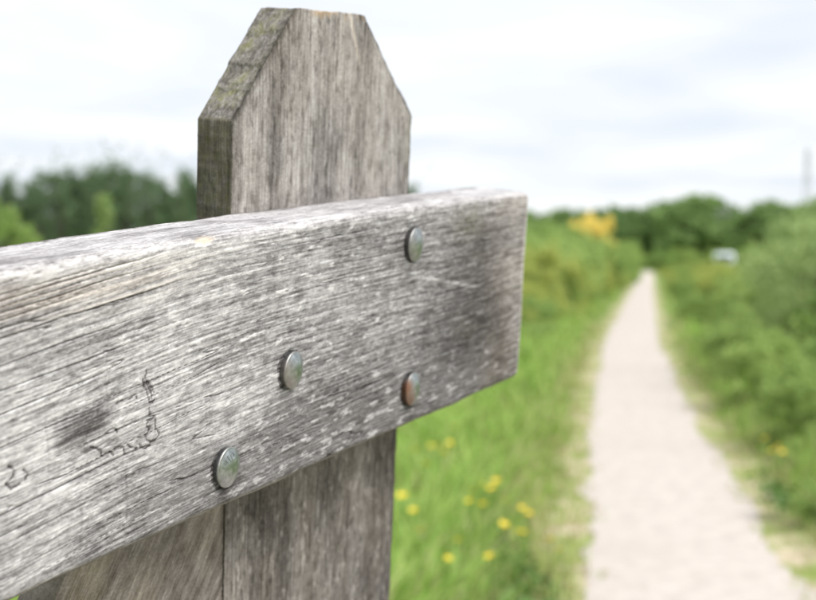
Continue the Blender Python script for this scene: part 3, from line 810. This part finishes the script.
for px, Z, ty, w in [(580, 74, 219, .42), (597, 76, 214, .48)]:
    X = (px - 408) / 1225 * Z; h = 1.5 + (258 - ty) / 1225 * Z
    put(sh_yel, X, Z, h, 'shrub covered in golden yellow blossom above the green hedge', 'bush', 'yellow blossoming shrubs', w)

# right hedge, row by row along the path
kr = {id(sh_olive): ('yellowish olive bush in the hedge opposite the buttercup verge', 'olive bushes of the thick hedge'),
      id(sh_light): ('fresh light green bush in the hedge opposite the buttercup verge', 'light green bushes of the thick hedge'),
      id(sh_mid): ('deeper green bush in the hedge opposite the buttercup verge', 'deeper green bushes of the thick hedge'),
      id(sh_will): ('tall grey-green willow bush rising out of the thick hedge', 'willow bushes of the thick hedge')}
Z = 10.5
while Z < 105:
    for off, hh in ((1.15, .75), (2.1, 1.1), (3.4, 1.3), (5.2, 1.45), (7.6, 1.5)):
        h = hh * R.uniform(.82, 1.15) * (1.0 if Z < 45 else .92)
        X = float(path_left(Z)) + PATH_W + off + R.uniform(-.3, .3)
        if (X / Z) > 0.42: continue
        pr = R.choice([sh_olive, sh_light, sh_olive, sh_mid, sh_light])
        if Z < 14: pr = R.choice([sh_mid, sh_light])
        if off > 5: pr = R.choice([sh_mid, sh_will, sh_light])
        put(pr, X, Z + R.uniform(-.5, .5), h, kr[id(pr)][0], 'bush', kr[id(pr)][1], R.uniform(.95, 1.2))
    Z *= 1.115
for px, Z, ty, w in [(836, 15.5, 205, .8), (852, 13.5, 205, .8), (806, 20, 230, .8), (832, 24, 208, .8), (850, 19, 190, .85), (796, 38, 226, .85), (812, 50, 208, .85)]:
    X = (px - 408) / 1225 * Z; h = 1.5 + (258 - ty) / 1225 * Z
    put(sh_will, X, Z, h, kr[id(sh_will)][0], 'bush', kr[id(sh_will)][1], w)
for X, Y, h in [(2.30, 6.7, .30), (3.15, 9.3, .7), (3.6, 8.7, .8), (3.9, 10.2, 1.0), (2.9, 8.2, .42)]:
    put(sh_mid, X, Y, h, 'low dark green herb clump at the grassy edge below the thick hedge', 'plant', 'low herb clumps', 1.0)

for i in range(16):
    put([sh_mid[0], sh_mid[1]], 20 + 3.4 * i, 132 + R.uniform(-4, 4), R.uniform(2.2, 3.0), 'deep green bush at the feet of the round-crowned trees', 'bush', 'bushes under the round trees', 1.3)
# ---- grass
def build_grass():
    N = 170000
    g = np.random.default_rng(3)
    r = np.exp(g.uniform(math.log(1.3), math.log(75), N))
    a = g.uniform(math.radians(-58), math.radians(38), N)
    # concentrate part of the blades where the verge lies close
    k = N // 2
    r[:k] = np.exp(g.uniform(math.log(3.6), math.log(26), k))
    a[:k] = g.uniform(math.radians(-9), math.radians(21), k)
    x = r * np.sin(a); y = r * np.cos(a)
    pl = path_left(y) + 0.05 * fbm(y * 1.1, y * 0 + .3, 3, 4); prr = path_right(y)
    dl = pl - x; dr = x - prr
    d = np.maximum(dl, dr)
    tuft = fbm(x * 1.7, y * 1.7, 12, 3); bare = fbm(x * 3.1, y * 2.0, 14, 3)
    keep = d > -0.10 + 0.20 * np.clip(bare + .3, 0, 1)
    edge = sstep(0.0, 0.75, d)
    keep &= g.uniform(0, 1, N) < 0.30 + 0.70 * sstep(0.0, 0.5, d + 0.22 * bare)
    # stand clear of the fence timbers
    x, y, d, edge, tuft, r = [q[keep] for q in (x, y, d, edge, tuft, r)]
    n = len(x)
    ht = (0.05 + 0.30 * edge) * g.uniform(.55, 1.3, n) * (1 + .5 * tuft)
    ht = np.maximum(ht, .03) * np.where(x > path_left(y), .75, 1.0)
    ht[r < 2.6] *= 0.5
    wd = 0.0042 * np.maximum(1, r / 5.5) ** 0.85 * g.uniform(.7, 1.4, n) * (0.6 + 0.4 * edge)
    az = g.uniform(0, 2 * math.pi, n); lean = g.uniform(.05, .65, n) * ht
    wx = 0.35 * ht
    dx, dy = np.cos(az), np.sin(az)
    sa = az + math.pi / 2 + g.normal(0, .5, n)
    sx, sy = np.cos(sa), np.sin(sa)
    V = np.zeros((n, 7, 3))
    for i, t in enumerate((0, .4, .75)):
        cx = x + dx * lean * t * t * 1.2 + wx * .3 * t * t; cy = y + dy * lean * t * t * 1.2; cz = ht * t * (1 - .12 * t)
        w = wd * (1 - .35 * t)
        V[:, 2 * i, 0] = cx - sx * w; V[:, 2 * i, 1] = cy - sy * w; V[:, 2 * i, 2] = cz
        V[:, 2 * i + 1, 0] = cx + sx * w; V[:, 2 * i + 1, 1] = cy + sy * w; V[:, 2 * i + 1, 2] = cz
    V[:, 6, 0] = x + dx * lean * 1.3 + wx * .3; V[:, 6, 1] = y + dy * lean * 1.3; V[:, 6, 2] = ht * .86
    V[:, :2, 2] = -0.01
    i = (np.arange(n) * 7)[:, None]
    Fc = np.concatenate([i + np.array([q]) for q in ([0, 1, 3], [0, 3, 2], [2, 3, 5], [2, 5, 4], [4, 5, 6])])
    dry = np.repeat(np.clip(1 - edge, 0, 1), 7)
    return np_mesh('grass', V.reshape(-1, 3), Fc, False, {'dry': dry})
def grass_material():
    k = NT('meadow_grass')
    gi = k.n('ShaderNodeNewGeometry'); rnd = gi.outputs['Random Per Island']
    big = k.noise(k.coord('Object'), 0.8, 3, 0.5)
    f = k.math('ADD', k.math('MULTIPLY', rnd, 0.55), k.math('MULTIPLY', big, 0.5), clamp=True)
    col = k.ramp(f, [(0.15, (0.125, 0.235, 0.032)), (0.5, (0.25, 0.405, 0.066)), (0.9, (0.46, 0.57, 0.165))])
    straw = k.math('GREATER_THAN', k.math('FRACT', k.math('MULTIPLY', rnd, 53.3)), k.math('SUBTRACT', 0.93, k.math('MULTIPLY', k.attr('dry'), 0.55)))
    col = k.mix(straw, col, (0.42, 0.36, 0.19, 1))
    b = k.bsdf(col, 0.5, 0, None, 0.35)
    tr = k.n('ShaderNodeBsdfTranslucent'); k.l(col, tr.inputs[0])
    ms = k.n('ShaderNodeMixShader'); ms.inputs[0].default_value = 0.34
    k.l(b, ms.inputs[1]); k.l(tr.outputs[0], ms.inputs[2])
    return k.done(ms.outputs[0])
tag(link('grass', build_grass(), grass_material()), 'lush green meadow grass along both sides of the path', 'grass', kind='stuff')

# ---- buttercups
def simple(name, col, rough=.5, trans=0.0):
    k = NT(name)
    n = k.noise(k.coord('Object'), 60, 2, .5)
    c = k.mix(n, tuple(.8 * v for v in col) + (1,), tuple(min(1.15 * v, 1) for v in col) + (1,))
    b = k.bsdf(c, rough)
    if trans:
        tr = k.n('ShaderNodeBsdfTranslucent'); k.l(c, tr.inputs[0])
        ms = k.n('ShaderNodeMixShader'); ms.inputs[0].default_value = trans
        k.l(b, ms.inputs[1]); k.l(tr.outputs[0], ms.inputs[2]); b = ms.outputs[0]
    return k.done(b)
M_PETAL = simple('buttercup_petal', (0.80, 0.60, 0.015), .25, .2)
M_STEM = simple('buttercup_stem', (0.10, 0.19, 0.035), .6, .2)
def petal_mesh():
    V, Fc = [], []
    for j in range(5):
        a = j * 2 * math.pi / 5; o = len(V)
        for t, w, z in ((0, .10, 0), (.35, .45, .10), (.75, .62, .30), (1.0, .30, .50)):
            for sgn in (-1, 0, 1):
                rr = t * 1.0 + .03; lx, ly = rr, sgn * w * .72
                V.append((lx * math.cos(a) - ly * math.sin(a), lx * math.sin(a) + ly * math.cos(a), z + .10 * abs(sgn)))
        for i in range(3):
            for q in range(2):
                b = o + i * 3 + q; Fc.append((b, b + 1, b + 4, b + 3))
    return np_mesh('flower', np.array(V), np.array(Fc))
PET = petal_mesh(); PET.materials.append(M_PETAL)
v, f = tube([(0, 0, -.02), (.01, .005, .15), (-.005, .01, .28), (.004, 0, .34)], [.0028, .0024, .002, .0018], 6)
STM = np_mesh('stem', v, f); STM.materials.append(M_STEM)
LFC = rng.normal(size=(26, 3)) * [.05, .05, .03] + [0, 0, .10]
LFM = leaves_mesh('leaf_spray', LFC, .05, rng); LFM.materials.append(M_STEM)
for X, Y in [(.045, 6.89), (.165, 6.95), (.20, 6.92), (.21, 6.64), (-.036, 5.53), (-.02, 5.62), (.31, 5.75), (.355, 5.73), (.385, 5.66), (.449, 5.56), (.385, 4.96), (.485, 5.22), (.51, 5.17), (.141, 4.42), (.55, 4.66), (.583, 4.63), (.431, 4.73), (2.09, 6.99), (2.13, 6.95), (2.19, 7.5), (.30, 7.7), (-.35, 6.1), (-.6, 7.2), (.10, 6.3), (.13, 7.2), (.24, 7.1), (.02, 5.3), (.27, 5.4), (.33, 5.35), (.42, 5.85), (.20, 4.7), (.30, 4.5), (.47, 4.9), (.05, 4.8), (2.16, 7.1)]:
    e = bpy.data.objects.new('buttercup', None); COL.objects.link(e)
    e.location = (X, Y, 0); e.rotation_euler = (0, 0, R.uniform(0, 6.28)); k = R.uniform(1.12, 1.3); e.scale = (k, k, k)
    tag(e, 'yellow buttercup flowering above the grass beside the path', 'flower', 'buttercups in the verge')
    link('stem', STM, None, e); tag(link('leaf_spray', LFM, None, e), kind='stuff')
    fo = link('flower', PET, None, e); q = R.uniform(.0115, .0165); fo.scale = (q, q, q); fo.location = (.004, 0, .338)
    fo.rotation_euler = (R.uniform(.1, .5), R.uniform(-.3, .3), 0)

# ================================================================== FAR THINGS
def boxes(name, lst, mat, parent, bev=0.0):
    bm = bmesh.new()
    for (x0, x1, y0, y1, z0, z1) in lst:
        r = bmesh.ops.create_cube(bm, size=1)
        for v in r['verts']: v.co = ((x0 + x1) / 2 + v.co.x * (x1 - x0), (y0 + y1) / 2 + v.co.y * (y1 - y0), (z0 + z1) / 2 + v.co.z * (z1 - z0))
    if bev: bmesh.ops.bevel(bm, geom=bm.edges[:], offset=bev, segments=2, affect='EDGES')
    me = bpy.data.meshes.new(name); bm.to_mesh(me); bm.free()
    return link(name, me, mat, parent)
def lofted(name, secs, mat, parent):
    """secs: list of (y, [(x, z), ...]) closed rings"""
    V = np.array([[(x, y, z) for x, z in ring] for y, ring in secs], float)
    return link(name, grid_loops(name, V[::-1]), mat, parent)
van = bpy.data.objects.new('parked_van', None); COL.objects.link(van)
van.location = (29.4, 114, 0); van.rotation_euler = (0, 0, -.25)
tag(van, 'pale silvery van parked in front of the round trees', 'van')
M_VAN = simple('silver_paint', (0.62, 0.68, 0.75), .3); M_GLASS = simple('dark_glass', (0.03, 0.035, 0.04), .1)
M_TYRE = simple('tyre_rubber', (0.02, 0.02, 0.02), .8); M_LAMP = simple('red_lamp', (0.4, 0.02, 0.02), .3); M_RIM = simple('wheel_rim', (.4, .4, .42), .4)
def vring(w, z0, z1, t): return [(-w, z0), (w, z0), (w * 1.02, (z0 + z1) * .5), (w * t, z1 - .08), (w * t * .85, z1), (-w * t * .85, z1), (-w * t, z1 - .08), (-w * 1.02, (z0 + z1) * .5)]
lofted('body', [(-2.4, vring(.88, .45, 1.85, .88)), (-2.3, vring(.95, .32, 1.98, .90)), (1.0, vring(.95, .32, 2.0, .90)), (1.35, vring(.95, .32, 1.75, .9)), (1.75, vring(.94, .32, 1.2, .95)), (2.35, vring(.9, .34, 1.02, .93)), (2.5, vring(.8, .4, .9, .9))], M_VAN, van)
boxes('rear_window', [(-.68, .68, -2.425, -2.36, 1.22, 1.70)], M_GLASS, van, .02)
for sx_ in (-1, 1):
    boxes('tail_lamp', [(sx_ * .86 - .06, sx_ * .86 + .06, -2.43, -2.33, .85, 1.15)], M_LAMP, van, .01)
    boxes('side_window', [(sx_ * .93 - .02, sx_ * .93 + .02, -.1, .95, 1.15, 1.62)], M_GLASS, van)
    for yy in (-1.5, 1.6):
        wv, wf = tube([(sx_ * .78, yy, .33), (sx_ * .98, yy, .33)], [.33, .33], 20)
        nW = len(wv); wv = np.concatenate([wv, [[sx_ * .78, yy, .33], [sx_ * .98, yy, .33]]])
        tr_ = [(nW + (0 if j < 20 else 1), j, (j + 1) % 20 if j < 20 else 20 + (j - 19) % 20) for j in range(40)]
        wq = np.concatenate([wf[:, [0, 1, 2]], wf[:, [0, 2, 3]], np.array(tr_)])
        w_o = link('wheel', np_mesh('wheel', wv, wq, False), M_TYRE, van)
        rv, rf = tube([(sx_ * .975, yy, .33), (sx_ * .995, yy, .33)], [.2, .17], 14)
        link('rim', np_mesh('rim', rv, rf, False), M_RIM, w_o)

mast = bpy.data.objects.new('lattice_mast', None); COL.objects.link(mast)
mast.location = (130, 400, 0)
tag(mast, 'tall thin lattice mast rising behind the far trees', 'mast')
M_STEEL = simple('mast_steel', (0.25, 0.27, 0.29), .5)
H = 37.0
wid = lambda z: 1.3 * (1 - z / H) + .35
for a, b in ((-1, -1), (1, -1), (1, 1), (-1, 1)):
    v, f = tube([(a * wid(0), b * wid(0), -.5), (a * wid(H), b * wid(H), H)], [.08, .05], 5)
    link('mast_leg', np_mesh('mast_leg', v, f), M_STEEL, mast)
br = []
zz = list(np.linspace(0, H, 17))
for z0, z1 in zip(zz[:-1], zz[1:]):
    c = [(-1, -1), (1, -1), (1, 1), (-1, 1)]
    for i in range(4):
        a, b = c[i], c[(i + 1) % 4]
        br.append(tube([(a[0] * wid(z0), a[1] * wid(z0), z0), (b[0] * wid(z1), b[1] * wid(z1), z1)], [.035, .035], 4))
        br.append(tube([(a[0] * wid(z1), a[1] * wid(z1), z1), (b[0] * wid(z1), b[1] * wid(z1), z1)], [.035, .035], 4))
v, f = merge(br)
tag(link('bracing', np_mesh('bracing', v, f), M_STEEL, mast), kind='stuff')
for z in (H - 1.5, H - 5, H - 9):
    for a in (0.3, 2.4, 4.5):
        x, y = 1.0 * math.cos(a), 1.0 * math.sin(a)
        boxes('antenna', [(x - .1, x + .1, y - .07, y + .07, z - 1.1, z + 1.1)], M_STEEL, mast, .03)
